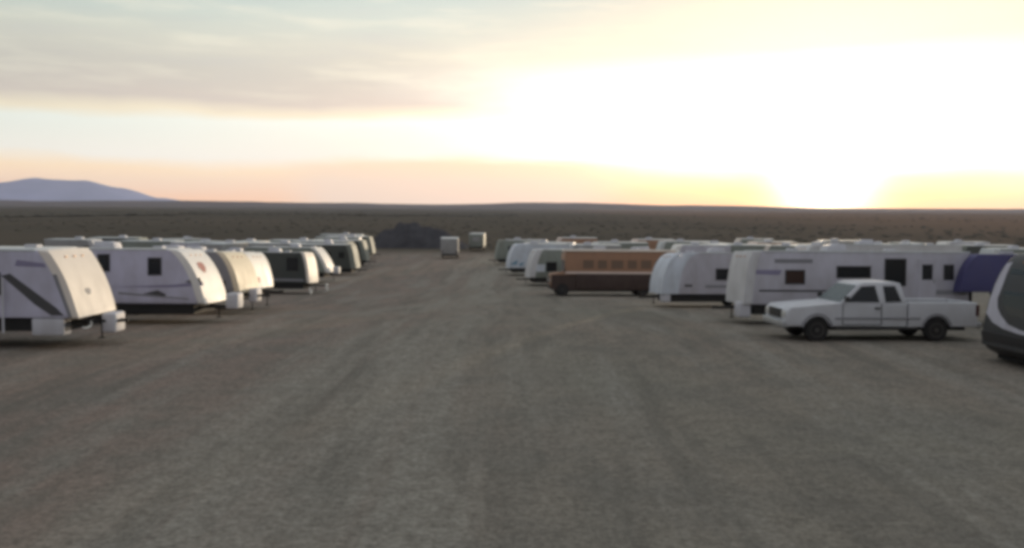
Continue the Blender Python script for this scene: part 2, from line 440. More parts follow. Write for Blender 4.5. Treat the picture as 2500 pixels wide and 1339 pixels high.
# --- left row, near to far
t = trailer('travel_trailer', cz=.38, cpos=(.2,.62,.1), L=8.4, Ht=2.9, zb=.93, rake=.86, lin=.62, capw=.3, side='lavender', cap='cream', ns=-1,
    windows=[(-3.3, -2.22, 1.6, 2.25), (-5.6, -4.6, 1.6, 2.25)], door=(-4.35, .95, 2.8, 'lilac_white'),
    decals=[([(-2.2, 2.16), (-1.95, 2.22), (-.62, 1.22), (-.42, 1.0), (-.78, 1.0), (-1.25, 1.32)], 'stripe_dark'),
            ([(-1.75, 2.62), (-.95, 2.52), (-.9, 2.4), (-1.8, 2.44)], 'stripe_purple'), ([(-8.2, 1.25), (-2.4, 1.2), (-2.3, 1.02), (-8.2, 1.05)], 'stripe_dark')],
    box_=(-1.38, -.45, .42, .92), cap_decals=[([(-.28, .95), (-.18, .95), (-.6, 2.2), (-.72, 2.2)], 'stripe_grey')], emblem=(1.55, 1.75, -.35, -.05, 'stripe_grey'))
bm = bmesh.new(); tube(bm, [(-2.12, -1.34, .5), (-2.12, -1.33, 2.1)], .03, 8); mobj('awning_arm', bm, M['plastic'], t)
loops(t, [[(.1, -.95+.3*math.sin(a), .72+.10*math.cos(a)) for a in [k*.5 for k in range(2, 9)]], [(.55, -.1+.3*math.sin(a), .72+.13*math.cos(a)) for a in [k*.45 for k in range(0, 9)]]])
put(t, 195, 24.8, R(.5)); tag(t, 'nearest lavender-white trailer on the left with a dark diagonal swoosh', 'trailer', LG)

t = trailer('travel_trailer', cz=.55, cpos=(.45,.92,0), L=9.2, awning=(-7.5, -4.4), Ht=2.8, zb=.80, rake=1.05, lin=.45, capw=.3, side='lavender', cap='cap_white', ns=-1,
    windows=[(-3.95, -3.5, 1.98, 2.62), (-2.1, -1.6, 1.85, 2.5)],
    decals=[([(-2.3, 1.16), (-1.75, 1.30), (-1.42, 1.14), (-1.5, 1.07)], 'stripe_dark'), ([(-3.6, 1.40), (-1.2, 1.50), (-.1, 1.62), (-.05, 1.48), (-1.2, 1.40)], 'stripe_purple'),
            ([(-.75, 1.62), (-.2, 1.78), (-.12, 1.6), (-.4, 1.52)], 'stripe_dark'), ([(-3.2, 1.22), (-.6, 1.0), (-.6, .95), (-3.2, 1.14)], 'stripe_grey')],
    emblem=(1.95, 2.35, -.6, .1, 'red_mark'))
put(t, 502, 31.5, R(0)); tag(t, 'white trailer with two small square windows and a red mark on its nose', 'trailer', LG)

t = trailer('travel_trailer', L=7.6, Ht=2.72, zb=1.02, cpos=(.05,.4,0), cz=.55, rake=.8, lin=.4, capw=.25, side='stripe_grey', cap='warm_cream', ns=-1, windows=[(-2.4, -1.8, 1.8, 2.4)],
    decals=[(rect(-7, -.6, 1.3, 1.5), 'stripe_dark')])
put(t, 586, 36.2, R(-3)); tag(t, 'trailer with a glowing yellow-cream nose just behind the red-marked one', 'trailer', LG)
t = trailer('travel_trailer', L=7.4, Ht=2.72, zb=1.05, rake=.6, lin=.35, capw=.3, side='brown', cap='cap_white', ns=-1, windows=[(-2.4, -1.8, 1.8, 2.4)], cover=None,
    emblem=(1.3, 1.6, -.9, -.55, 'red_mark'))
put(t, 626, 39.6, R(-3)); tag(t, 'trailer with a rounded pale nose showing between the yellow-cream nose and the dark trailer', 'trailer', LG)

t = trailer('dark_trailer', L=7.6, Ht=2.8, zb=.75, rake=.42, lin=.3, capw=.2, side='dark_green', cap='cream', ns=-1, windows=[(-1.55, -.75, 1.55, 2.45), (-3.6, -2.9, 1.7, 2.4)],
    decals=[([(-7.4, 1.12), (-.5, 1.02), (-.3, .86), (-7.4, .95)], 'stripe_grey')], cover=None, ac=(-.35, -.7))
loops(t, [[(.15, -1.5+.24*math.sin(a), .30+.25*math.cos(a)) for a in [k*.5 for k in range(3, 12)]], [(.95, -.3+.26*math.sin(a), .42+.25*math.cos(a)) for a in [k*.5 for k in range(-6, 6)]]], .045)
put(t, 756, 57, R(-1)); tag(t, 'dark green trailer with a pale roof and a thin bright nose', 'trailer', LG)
t = trailer('travel_trailer', L=7, Ht=3.0, zb=.9, rake=1.25, lin=.6, capw=.3, side='greenish', cap='cap_white', ns=-1, windows=[(-2.6, -1.9, 1.7, 2.3)], cover='plastic')
put(t, 803, 72, R(-2)); tag(t, 'small trailer with a bright slanted nose beyond the dark green trailer', 'trailer', LG)
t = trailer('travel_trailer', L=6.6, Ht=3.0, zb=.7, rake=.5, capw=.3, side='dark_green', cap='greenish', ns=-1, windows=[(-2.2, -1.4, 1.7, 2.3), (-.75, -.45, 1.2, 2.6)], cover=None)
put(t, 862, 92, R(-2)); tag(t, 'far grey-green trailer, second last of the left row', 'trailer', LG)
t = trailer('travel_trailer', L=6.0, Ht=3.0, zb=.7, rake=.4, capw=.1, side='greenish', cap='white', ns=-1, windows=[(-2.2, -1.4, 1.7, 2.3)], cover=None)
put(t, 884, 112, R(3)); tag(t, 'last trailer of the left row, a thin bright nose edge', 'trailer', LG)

# --- right row, near to far (their noses point left into the aisle)
PI = math.pi
t = trailer('travel_trailer', L=8.0, Ht=3.0, zb=.45, rake=1.0, lin=.2, capw=.16, side='charcoal', cap='charcoal', roof='greenish', ns=1, windows=[], cover=None, tongue=False)
put(t, 2546, 21.7, PI+R(6)); R1 = t
tag(t, 'nearest dark trailer on the right with a white curved edge', 'trailer', RG)

t = trailer('fifth_wheel_trailer', L=9.5, Ht=2.82, zb=.7, rake=.75, lin=.35, capw=1.9, side='stripe_dark', cap='purple', ns=1, fifth=True, over=2.6, under=1.35, windows=[(-5, -4.2, 1.7, 2.3)])
put(t, 2342, 33.0, PI+R(2)); tag(t, 'fifth-wheel trailer with a deep purple overhanging nose behind the pickup tailgate', 'trailer', RG)

t = trailer('travel_trailer', cpos=(-.35,.12,.75), cz=.28, L=8.9, Ht=2.88, zb=.80, rake=.35, lin=.35, capw=.35, side='lilac_white', cap='white', ns=1,
    windows=[(-2.4, -1.62, 1.60, 2.16, 'glass_reflect'), (-5.0, -3.65, 1.85, 2.32), (-6.4, -5.55, 1.55, 2.62), (-8.3, -7.9, 1.8, 2.4)], door=(-7.6, .95, 2.6, 'lilac_white'),
    decals=[(rect(-2.7, -1.2, 2.42, 2.58), 'stripe_grey'), (rect(-4.3, -.6, 1.30, 1.38), 'stripe_dark'), ([(-1.5, 2.15), (-.3, 2.15), (-.4, 1.98), (-1.4, 1.95)], 'stripe_purple'),
            (rect(-8.8, -7.2, 1.22, 1.4), 'stripe_grey')], awning=None)
put(t, 1815, 33.2, PI+R(2)); tag(t, 'long white trailer with a tall dark window behind the pickup', 'trailer', RG)

t = trailer('travel_trailer', cpos=(-.5,-.1,.8), cz=.3, L=7.2, Ht=2.86, zb=.72, rake=1.1, lin=.0, capw=.9, side='lilac_white', cap='pale_blue', ns=1,
    windows=[(-3.7, -2.85, 1.45, 2.05)], decals=[(rect(-4.2, -2.3, 1.05, 1.2), 'stripe_grey'), (rect(-1.6, -1.2, 1.1, 1.22), 'stripe_dark')])
put(t, 1616, 44.0, PI+R(6)); tag(t, 'white trailer with a rounded pale nose between the brown motorhome and long white trailer', 'trailer', RG)

# brown motorhome
def motorhome():
    root = empty('motorhome'); hw = 1.2; ns = 1
    bm = bmesh.new(); prism(bm, [(-1.2, 1.55), (-.95, 1.8), (-.95, 2.8), (-1.15, 3.05), (-8.3, 3.05), (-8.35, 2.9), (-8.35, 1.55)], -hw, hw, .05, 3); mobj('upper_body', bm, M['rose_tan'], root, True)
    bm = bmesh.new(); prism(bm, [(-1.7, .42), (-1.7, 1.545), (-8.33, 1.545), (-8.33, .42)], -hw-.01, hw+.01, .04, 2); mobj('lower_body', bm, M['brown'], root, True)
    for s in (1, -1): side_plate('trim_strip', rect(-8.3, -.95, 1.5, 1.64), hw+.01, s, M['pink_trim'], root, .015)
    bm = bmesh.new(); box(bm, -8.4, -1.0, -hw-.09, hw+.09, 2.98, 3.14, .02); ro = mobj('roof', bm, M['cream'], root, True)  # sunlit roof line put in as a thick pale lip
    for x in (-3.4, -6.4):
        bm = bmesh.new(); prism(bm, [(x-.42, 3.09), (x+.42, 3.09), (x+.3, 3.34), (x-.35, 3.36)], -.34, .34, .04); mobj('air_conditioner', bm, M['plastic'], ro)
    # cab and hood
    bm = bmesh.new(); prism(bm, [(-.0, .55), (.02, 1.2), (-.1, 1.5), (-.6, 1.57), (-1.72, 1.60), (-1.72, .55)], -1.08, 1.08, .08, 3); mobj('hood', bm, M['rose_tan'], root, True)
    bm = bmesh.new(); prism(bm, [(-.93, 1.72), (-.93, 2.4), (-.97, 2.4), (-.97, 1.72)], -1.0, 1.0, .008); mobj('windshield', bm, M['glass'], root)
    bm = bmesh.new(); box(bm, .0, .07, -.98, .98, .5, .78, .03); mobj('bumper', bm, M['trim_black'], root)
    bm = bmesh.new(); box(bm, .0, .045, -.5, .5, .85, 1.3, .01); mobj('grille', bm, M['trim_black'], root)
    for s in (-1, 1):
        bm = bmesh.new(); box(bm, .0, .05, s*.78-.13, s*.78+.13, .95, 1.2, .02); mobj('headlight', bm, M['lamp_glass'], root)
        side_plate('lower_panel', rect(-1.7, -.03, .42, 1.42), 1.08, s, M['brown'], root, .03)
    for x0, x1 in ((-7.8, -7.0), (-6.8, -6.0), (-5.8, -5.1), (-4.9, -4.0), (-3.8, -3.1), (-2.9, -2.1)):
        for s in (-1, 1): window(root, x0, x1, 1.8, 2.45, hw, s, 'brown_blind', 'rose_tan')
    for x in (-.8, -6.2):
        for s in (-1, 1): wheel(root, x, s*1.0, .42, .26, s)
    bm = bmesh.new(); box(bm, -8.1, -.4, -.9, .9, .30, .60); mobj('chassis', bm, M['chassis'], root)
    root['_hw'] = hw; root['_ns'] = ns
    return root
t = motorhome(); put(t, 1345, 57, PI+R(3)); tag(t, 'old pinkish-tan motorhome with dark brown lower half and sunlit-pale roof line', 'motorhome')

t = trailer('travel_trailer', L=6.4, Ht=3.0, zb=.7, rake=.7, lin=.4, capw=.5, side='greenish', cap='white', ns=1, windows=[(-2.3, -1.4, 1.2, 2.0)], decals=[(rect(-1.3, -.6, 1.2, 1.8), 'pale_blue'), (rect(-4.6,-3.5,2.2,3.0),'white')], cover=None, ac=())
put(t, 1292, 70, PI+R(8)); tag(t, 'pale trailer with one dark square window left of the brown motorhome', 'trailer', RG)
t = trailer('travel_trailer', L=6.0, Ht=3.1, zb=.75, rake=.9, lin=.3, capw=1.0, side='pale_blue', cap='pale_blue', ns=1, windows=[(-3.0, -2.3, 1.6, 2.2)], decals=[([(-.5, 1.0), (-1.6, 1.4), (-1.3, 1.0)], 'sky_blue')], cap_decals=[([(-.1, 1.1), (-.9, 1.6), (-.8, 1.1)], 'sky_blue')], cover=None)
put(t, 1242, 84, PI+R(8)); tag(t, 'bluish trailer with a blue flash on its nose, far in the right row', 'trailer', RG)
t = trailer('travel_trailer', L=6.0, Ht=3.0, zb=.7, rake=.5, capw=.8, side='greenish', cap='greenish', ns=1, windows=[(-2.2, -1.4, 1.7, 2.3)], cover=None)
put(t, 1212, 104, PI+R(8)); tag(t, 'farthest dull cream trailer at the aisle end of the right row', 'trailer', RG)

t = trailer('travel_trailer', L=8.5, Ht=3.35, zb=.7, rake=.6, lin=.3, capw=.4, side='white', cap='white', ns=1, windows=[(-3, -2.2, 1.8, 2.4), (-6, -5.2, 1.8, 2.4)], cover=None)  # added to keep low sun off the ground by the pickup
put(t, 1955, 45, PI+R(1)); tag(t, 'tall pale trailer added to block low sun, roof behind the middle of the long white trailer', 'trailer', RG)

# ------------------------------------------------------------------ R1 nose trim: white curved edge, dark glass
# (its shape follows the rounded cap; built as parts of that trailer)
hw = 2.45/2
nose = nose_curve(1.0, .45, 3.0, 10, lin=.2)
def nose_strip(path, mat, parent, off=.015):
    bm = bmesh.new(); rows = []
    for (ya, za, yb, zb_) in path:
        xa, xb = surf_x(nose, za), surf_x(nose, zb_)
        rows.append([bm.verts.new((xa+off, ya, za)), bm.verts.new((xb+off, yb, zb_)), bm.verts.new((xb-.03, yb, zb_)), bm.verts.new((xa-.03, ya, za))])
    for a, b in zip(rows, rows[1:]):
        for k in range(4): bm.faces.new((a[k], a[(k+1) % 4], b[(k+1) % 4], b[k]))
    bm.faces.new(rows[0]); bm.faces.new(rows[-1][::-1])
    return mobj('painted_stripe', bm, M[mat], parent)
path = [(-1.19, 2.72, -1.02, 2.78), (-1.19, 2.45, -.95, 2.48), (-1.19, 2.1, -.88, 2.12), (-1.19, 1.7, -.90, 1.75), (-1.19, 1.32, -.80, 1.52), (-.85, 1.10, -.60, 1.33), (-.4, .99, -.25, 1.12), (.2, .93, .25, 1.03), (1.2, .90, 1.2, .98)]
nose_strip(path, 'lilac_white', R1)
nose_strip([(-.86, 2.6, -.84, 2.62), (-.82, 2.5, .9, 2.5), (-.74, 1.9, .95, 1.9), (-.62, 1.62, .95, 1.5), (-.3, 1.36, .9, 1.3)], 'glass', R1, .008).name = 'front_window'
side_plate('painted_stripe', [(-.05, .98), (-.05, .90), (-7.8, .8), (-7.8, .9)], hw+.008, 1, M['lilac_white'], R1, .012)
bm = bmesh.new(); prism(bm, [(-.55, .12), (-.2, .30), (-.02, .50), (.04, .84), (-7.9, .74), (-7.9, .12)], -hw-.02, hw+.02, .06, 3); mobj('lower_skirt', bm, M['charcoal'], R1, True)

# ------------------------------------------------------------------ pickup truck
def pickup():
    root = empty('pickup_truck'); Lt = 6.38; hwT = 1.0
    def wf(z): return 1.0 - max(0, z-1.22)*.26 - max(0, .62-z)*.15
    def arch(cx, r=.47, z0=.50, n=9, cz=.42):
        pts = []
        a0 = math.asin((z0-cz)/r)
        for k in range(n+1):
            a = a0 + (math.pi-2*a0)*k/n; pts.append((cx+r*math.cos(a), cz+r*math.sin(a)))
        return pts
    # x: front bumper face at 0, tail at -Lt
    fx, rx = -1.02, -4.98
    cabback = -4.0
    front = [(-.02, .50), (.02, .80), (-.02, 1.02), (-.16, 1.13), (-1.0, 1.20), (-1.72, 1.25)]
    low = front + [(cabback, 1.27), (cabback, .50)] + [] 
    # front clip + cab lower in one piece, with the wheel arch cut out
    prof = front + [(cabback, 1.27), (cabback, .48)] + [p for p in arch(fx)[::-1]]
    bm = bmesh.new(); prism(bm, prof, 0, 0, .05, 3, wfn=wf); mobj('body', bm, M['truck_white'], root, True)
    # bed: two side walls, floor, tailgate
    bedp = [(cabback-.03, .48), (cabback-.03, 1.29), (-Lt+.06, 1.29), (-Lt+.02, .50)] + arch(rx)[::-1]
    bedp = [(cabback-.03, 1.29), (-Lt+.06, 1.29), (-Lt+.02, .50)] + arch(rx)[::-1] + [(cabback-.03, .48)]
    bm = bmesh.new()
    prism(bm, bedp, -1.0, -.86, .03, 2); prism(bm, bedp, .86, 1.0, .03, 2)
    box(bm, cabback-.09, cabback-.031, -.86, .86, .55, 1.27, .01)
    bedo = mobj('cargo_bed', bm, M['truck_white'], root, True)
    bm = bmesh.new(); box(bm, -Lt+.1, cabback-.1, -.858, .858, .74, .80); mobj('bed_floor', bm, M['trim_black'], bedo)
    bm = bmesh.new(); box(bm, -Lt, -Lt+.07, -.855, .855, .62, 1.28, .02); tg = mobj('tailgate', bm, M['truck_white'], root, True)
    bm = bmesh.new(); box(bm, -Lt-.02, -Lt+.001, -.1, .1, 1.08, 1.16, .006); mobj('handle', bm, M['trim_black'], tg)
    # cab greenhouse
    g = [(-1.74, 1.235), (-2.42, 1.86), (-2.62, 1.93), (-3.62, 1.95), (-3.82, 1.90), (-3.98, 1.262)]
    bm = bmesh.new(); prism(bm, g, 0, 0, .05, 3, wfn=wf); cab = mobj('cab', bm, M['truck_white'], root, True)
    def pane(name, poly, s, off=.012):
        bm = bmesh.new()
        A = [bm.verts.new((x, s*(wf(z)+off), z)) for x, z in poly]; B = [bm.verts.new((x, s*(wf(z)-.02), z)) for x, z in poly]
        bm.faces.new(A); bm.faces.new(B[::-1]); n = len(poly)
        for k in range(n): bm.faces.new((A[k], A[(k+1) % n], B[(k+1) % n], B[k]))
        return mobj(name, bm, M['glass'], cab)
    for s in (-1, 1):
        pane('side_window', [(-1.98, 1.30), (-2.5, 1.80), (-2.95, 1.83), (-3.06, 1.30)], s)
        pane('side_window', [(-3.26, 1.30), (-3.22, 1.82), (-3.62, 1.82), (-3.80, 1.32)], s)
    # windshield and rear glass
    def quad(name, p0, p1, off, par):
        (xa, za), (xb, zb2) = p0, p1; d = Vector((xb-xa, 0, zb2-za)).normalized(); nrm = Vector((d.z, 0, -d.x))*off
        bm = bmesh.new(); vs = []
        for o in (nrm, -nrm*.5):
            vs.append([bm.verts.new(Vector((x, s*(wf(z)-.09), z))+o) for x, z, s in ((xa, za, -1), (xa, za, 1), (xb, zb2, 1), (xb, zb2, -1))])
        bm.faces.new(vs[0]); bm.faces.new(vs[1][::-1])
        for k in range(4): bm.faces.new((vs[0][k], vs[0][(k+1) % 4], vs[1][(k+1) % 4], vs[1][k]))
        return mobj(name, bm, M['glass'], par)
    quad('windshield', (-1.80, 1.29), (-2.38, 1.825), .014, cab)
    quad('rear_window', (-3.955, 1.36), (-3.86, 1.75), -.02, cab)
    # door seams (dark gaps), handles, mirrors
    for s in (-1, 1):
        bm = bmesh.new(); y0, y1 = sorted((s*.99, s*1.006))
        for x in (-1.86, -3.14): box(bm, x, x+.018, y0, y1, .56, 1.24)
        box(bm, -3.12, -1.842, y0, y1, .56, .575); do = mobj('door_seam', bm, M['trim_black'], root)
        bm = bmesh.new(); y0, y1 = sorted((s*1.0, s*1.035)); box(bm, -3.08, -2.90, y0, y1, 1.08, 1.13, .01); mobj('door_handle', bm, M['trim_black'], root)
        bm = bmesh.new(); y0, y1 = sorted((s*.99, s*1.22)); box(bm, -1.98, -1.88, y0, y1, 1.32, 1.50, .03); mobj('mirror', bm, M['trim_black'], root, True)
        bm = bmesh.new(); y0, y1 = sorted((s*.58, s*.93)); box(bm, -.05, .035, y0, y1, .80, .99, .02); mobj('headlight', bm, M['lamp_glass'], root, True)
        bm = bmesh.new(); y0, y1 = sorted((s*.87, s*1.004)); box(bm, -Lt-.008, -Lt+.12, y0, y1, .85, 1.22, .01); mobj('tail_lamp', bm, M['red_glass'], root)
        bm = bmesh.new(); y0, y1 = sorted((s*.86, s*.995)); box(bm, -4.4, -1.6, y0, y1, .40, .475, .02); mobj('running_board', bm, M['trim_black'], root)
    bm = bmesh.new(); box(bm, -.02, .045, -.56, .56, .74, 1.04, .02); gr = mobj('grille', bm, M['trim_black'], root)
    bm = bmesh.new()
    for z in (.80, .89, .98): box(bm, .04, .06, -.52, .52, z-.012, z+.012)
    mobj('grille_bar', bm, M['rim'], gr)
    for s in (-1, 1):
        for x in (fx, rx):
            bm = bmesh.new(); n = 12; rows = []
            for k in range(n+1):
                a = math.radians(8)+math.radians(164)*k/n
                rows.append([bm.verts.new((x+rr*math.cos(a), s*yy, .42+rr*math.sin(a))) for rr, yy in ((.46, .985), (.46, 1.03), (.515, 1.02), (.53, .985))])
            for a, b in zip(rows, rows[1:]):
                for k in range(4): bm.faces.new((a[k], a[(k+1) % 4], b[(k+1) % 4], b[k]))
            bm.faces.new(rows[0]); bm.faces.new(rows[-1][::-1]); mobj('fender_flare', bm, M['stripe_grey'], root, True)
        bm = bmesh.new(); y0, y1 = sorted((s*.995, s*1.018)); box(bm, -4.42, -1.6, y0, y1, .74, .80, .008); mobj('side_moulding', bm, M['stripe_grey'], root)
    bm = bmesh.new(); prism(bm, [(-.35, 1.13), (-.5, 1.175), (-1.6, 1.265), (-1.66, 1.23)], -.5, .5, .02, 2); mobj('hood_bulge', bm, M['truck_white'], root, True)
    bm = bmesh.new(); box(bm, -.12, .12, -.98, .98, .46, .70, .05, 3); mobj('front_bumper', bm, M['galv'], root, True)
    bm = bmesh.new(); box(bm, -Lt-.14, -Lt, -.95, .95, .46, .64, .04, 3); mobj('rear_bumper', bm, M['galv'], root, True)
    bm = bmesh.new(); box(bm, -Lt+.2, -.3, -.55, .55, .34, .56)
    for x in (fx, rx): tube(bm, [(x, -.8, .38), (x, .8, .38)], .06)
    for x in (fx, rx): box(bm, x-.46, x+.46, -.62, .62, .5, .88)
    mobj('chassis', bm, M['chassis'], root)
    for x in (fx, rx):
        for s in (-1, 1): wheel(root, x, s*.86, .39, .25, s)
    root['_hw'] = 1.0; root['_ns'] = 1
    return root
t = pickup(); put(t, 1920, 27.6, PI+R(2.5)); tag(t, 'white extended-cab pickup truck parked in front of the long white trailer', 'pickup truck')

# ------------------------------------------------------------------ aisle end: two pale trailers seen from behind, dark mound
def end_trailer(side):
    root = empty('box_trailer'); hw = 1.2
    bm = bmesh.new(); box(bm, -hw, hw, 0, 5.2, .62, 2.75, .12, 3); mobj('body', bm, M[side], root, True)
    bm = bmesh.new(); box(bm, -hw-.02, hw+.02, -.02, 5.22, 2.73, 2.80, .02); mobj('roof', bm, M['roof_white'], root)
    bm = bmesh.new(); box(bm, -.6, .6, -.03, .02, 1.55, 2.25, .01); wn = mobj('window', bm, M['grey_panel'], root)
    bm = bmesh.new(); box(bm, -hw+.1, hw-.1, .1, 5.1, .4, .618); box(bm, -hw+.1, hw-.1, -.14, -.02, .42, .56, .02); mobj('chassis', bm, M['chassis'], root)
    for s in (-1, 1):
        bm = bmesh.new(); box(bm, s*.98-.09, s*.98+.09, -.03, .0, .85, 1.05, .01); mobj('tail_lamp', bm, M['red_glass'], root)
        w = bmesh.new(); tube(w, [(s*.95, 2.9, .34), (s*1.15, 2.9, .34)], .34, 20); mobj('wheel', w, M['rubber'], root)
    bm = bmesh.new(); tube(bm, [(-.7, 5.1, .5), (0, 6.6, .48)], .05, 6); tube(bm, [(.7, 5.1, .5), (0, 6.6, .48)], .05, 6); mobj('tongue', bm, M['chassis'], root)
    return root
e = end_trailer('grey_panel'); e.location = (world_x(1097, 118), 118, zg(0, 118)); e.rotation_euler = (0, 0, R(3))
tag(e, 'left one of two small boxy pale trailers at the aisle end', 'trailer', 'boxy trailers at the aisle end')
e = end_trailer('greenish'); e.location = (world_x(1162, 140), 140, zg(0, 140)+.12); e.rotation_euler = (0, 0, R(-2))
tag(e, 'right one of two small boxy pale trailers at the aisle end, set higher', 'trailer', 'boxy trailers at the aisle end')
def mound():
    bm = bmesh.new(); rnd = random.Random(5); nx, ny = 44, 16
    x0, x1 = world_x(905, 160), world_x(1150, 160); rows = []
    for j in range(ny+1):
        v = j/ny*2-1; r = []
        for i in range(nx+1):
            u = i/nx
            top = 4.7*(min(1, (u/.30))**.7)*(1-.3*u)*(1 if u < .55 else max(0, 1-((u-.55)/.45)**1.6))*(1+.08*math.sin(u*19)+.05*math.sin(u*43+1))
            z = top*max(0, 1-abs(v)**2.2)*(1+rnd.uniform(-.09, .09))
            r.append(bm.verts.new((x0+(x1-x0)*u, 158+v*8, zg(0, 158+v*8)+z-.08)))
        rows.append(r)
    for a, b in zip(rows, rows[1:]):
        for i in range(nx): bm.faces.new((a[i], a[i+1], b[i+1], b[i]))
    tag(mobj('earth_mound', bm, M['mound'], None, True, 60), 'long dark earth mound at the end of the aisle', 'mound')
mound()

# ------------------------------------------------------------------ far rows: roofs that show above the two near rows
def copy_tree(o, parent=None):
    c = o.copy(); col.objects.link(c); c.parent = parent
    if parent: c.matrix_parent_inverse = o.matrix_parent_inverse.copy()
    for ch in list(o.children): copy_tree(ch, c)
    return c
protos = {}
def far_proto(key):
    if key in protos: return protos[key]
    side, cap, L, rake = {'white': ('lilac_white', 'cap_white', 6.2, .8), 'cream': ('greenish', 'cream', 5.4, .7), 'green': ('greenish', 'roof_white', 6.6, .6), 'dark': ('dark_green', 'greenish', 6.4, .5), 'tan': ('rose_tan', 'pink_trim', 5.8, .6), 'grey': ('grey_panel', 'white', 6.0, .9)}[key]
    t = trailer('far_trailer', L=L, Ht=3.0, zb=.7, rake=rake, capw=.5, side=side, cap=cap, ns=-1, windows=[(-3.2, -2.4, 1.7, 2.3), (-1.7, -1.1, 1.7, 2.3)], detail=False, cover=None)
    del t['_hw']; del t['_ns']
    protos[key] = t; return t
used = set()
FAR = [ # kind, px, depth, heading deg, label
 ('grey', 190, 96, 0, 'far trailer whose hump of roof shows above the nearest left trailer'),
 ('dark', 300, 104, 0, 'far dark trailer roof above the windows of the white left trailer'),
 ('green', 385, 92, 0, 'far dull green trailer roof left of the slanted white nose'),
 ('cream', 447, 100, 40, 'far small bright roof just above the red-marked nose top'),
 ('white', 500, 90, 60, 'far small roof right of the red-marked nose top'),
 ('grey', 560, 86, 75, 'far pale roof above the yellow-cream nose'),
 ('white', 612, 92, 80, 'far pale roof above the rounded pale nose'),
 ('grey', 690, 86, 0, 'far grey roof above the dark green trailer'),
 ('green', 742, 98, 0, 'far dull roof above the nose of the dark green trailer'),
 ('green', 845, 128, 0, 'far dull green trailer behind the end of the left row'),
 ('green', 1500, 98, 180, 'far trailer with a pale arched roof above the brown motorhome'),
 ('tan', 1590, 112, 180, 'far pinkish trailer roof above the rear of the brown motorhome'),
 ('green', 1660, 104, 180, 'far dull trailer roof above the rounded pale nose on the right'),
 ('cream', 1748, 96, 105, 'far cream trailer end left of the long white trailer'),
 ('green', 1800, 92, 180, 'far greenish trailer roof above the front of the long white trailer'),
 ('tan', 1880, 104, 180, 'far tan trailer roof above the small square window of the long white trailer'),
 ('cream', 1930, 90, 150, 'far bright cream trailer nose above the pickup hood'),
 ('green', 1990, 94, 180, 'far greenish roof above the pickup windshield'),
 ('white', 2090, 86, 180, 'far tall lavender trailer roof above the pickup cab'),
 ('cream', 2150, 98, 120, 'far small bright roof above the tall dark window'),
 ('cream', 2215, 104, 100, 'far cream roof just right of the tall dark window'),
 ('cream', 2280, 92, 160, 'far bright roof above the pickup bed'),
 ('dark', 2390, 96, 180, 'far dark green trailer above the purple nose'),
 ('grey', 1560, 68, 180, 'pale trailer added to block low sun, just behind the rear of the brown motorhome'),  # added to close a gap that let a sun stripe through
 ('white', 1330, 96, 165, 'far pale trailer above the one with the dark square window'),
 ('tan', 1405, 118, 180, 'far tan trailer above the hood of the brown motorhome'),
 ('grey', 1440, 88, 180, 'far grey trailer above the front roof of the brown motorhome'),
 ('white', 1700, 90, 180, 'far lavender roof above the window of the rounded pale trailer'),
 ('cream', 1840, 118, 170, 'farthest cream roof above the front of the long white trailer'),
 ('grey', 2040, 112, 180, 'farthest pale roof above the pickup windshield'),
 ('grey', 2240, 88, 180, 'far grey trailer above the pickup bed'),
 ('white', 2340, 110, 180, 'far pale roof left of the purple nose'),
 ('dark', 800, 84, 0, 'dull dark trailer between the small slanted nose and the far grey-green one'),
 ('dark', 836, 100, 0, 'dark trailer near the end of the left row'),
 ('dark', 860, 118, 0, 'dull trailer low behind the last two of the left row'),
 ('green', 2470, 84, 180, 'far dull green trailer at the right edge of the photo'),
]
for k, px, d, hd, lab in FAR:
    p = far_proto(k)
    if k in used: o = copy_tree(p)
    else: o = p; used.add(k)
    x = world_x(px, d); o.rotation_mode = 'XYZ'; o.rotation_euler = (0, 0, R(hd))
    L = 3.0
    o.location = (x + L*math.cos(R(hd)), d + L*math.sin(R(hd)), zg(0, d))
    tag(o, lab, 'trailer', 'far trailers behind the two near rows')

# ------------------------------------------------------------------ haze
bm = bmesh.new(); box(bm, -11000, 11000, -80, 11000, -14, 330)
m = bpy.data.materials.new('haze'); m.use_nodes = True; nt = m.node_tree
for n in list(nt.nodes):
    if n.type != 'OUTPUT_MATERIAL': nt.nodes.remove(n)
out = [n for n in nt.nodes if n.type == 'OUTPUT_MATERIAL'][0]
v = nt.nodes.new('ShaderNodeVolumePrincipled'); v.inputs['Color'].default_value = (.62, .72, 1.0, 1); v.inputs['Density'].default_value = 4.5e-5; v.inputs['Anisotropy'].default_value = .35
nt.links.new(v.outputs[0], out.inputs['Volume'])
tag(mobj('haze', bm, m), 'thin evening haze over the plain', 'haze', kind='stuff')

# ------------------------------------------------------------------ sky
w = bpy.data.worlds.new('World'); sc.world = w; w.use_nodes = True
nt = w.node_tree; N, L = nt.nodes, nt.links; bg = N['Background']
tc = N.new('ShaderNodeTexCoord'); V = tc.outputs['Generated']
sep = N.new('ShaderNodeSeparateXYZ'); L.new(V, sep.inputs[0]); X, Y, Z = sep.outputs
def mth(op, a, b=None, clamp=False):
    n = N.new('ShaderNodeMath'); n.operation = op; n.use_clamp = clamp
    for i, v in enumerate((a, b)):
        if v is None: continue
        if isinstance(v, (int, float)): n.inputs[i].default_value = v
        else: L.new(v, n.inputs[i])
    return n.outputs[0]
el = mth('ARCSINE', Z)                                  # elevation (rad)
az = mth('ARCTAN2', X, Y)                               # azimuth from the view axis (rad)
daz = mth('ABSOLUTE', mth('WRAP', mth('SUBTRACT', az, SUN_AZ), None)) if False else None
da = mth('SUBTRACT', az, SUN_AZ)
da = mth('ARCTAN2', mth('SINE', da), mth('COSINE', da))  # wrapped
ada = mth('ABSOLUTE', da)
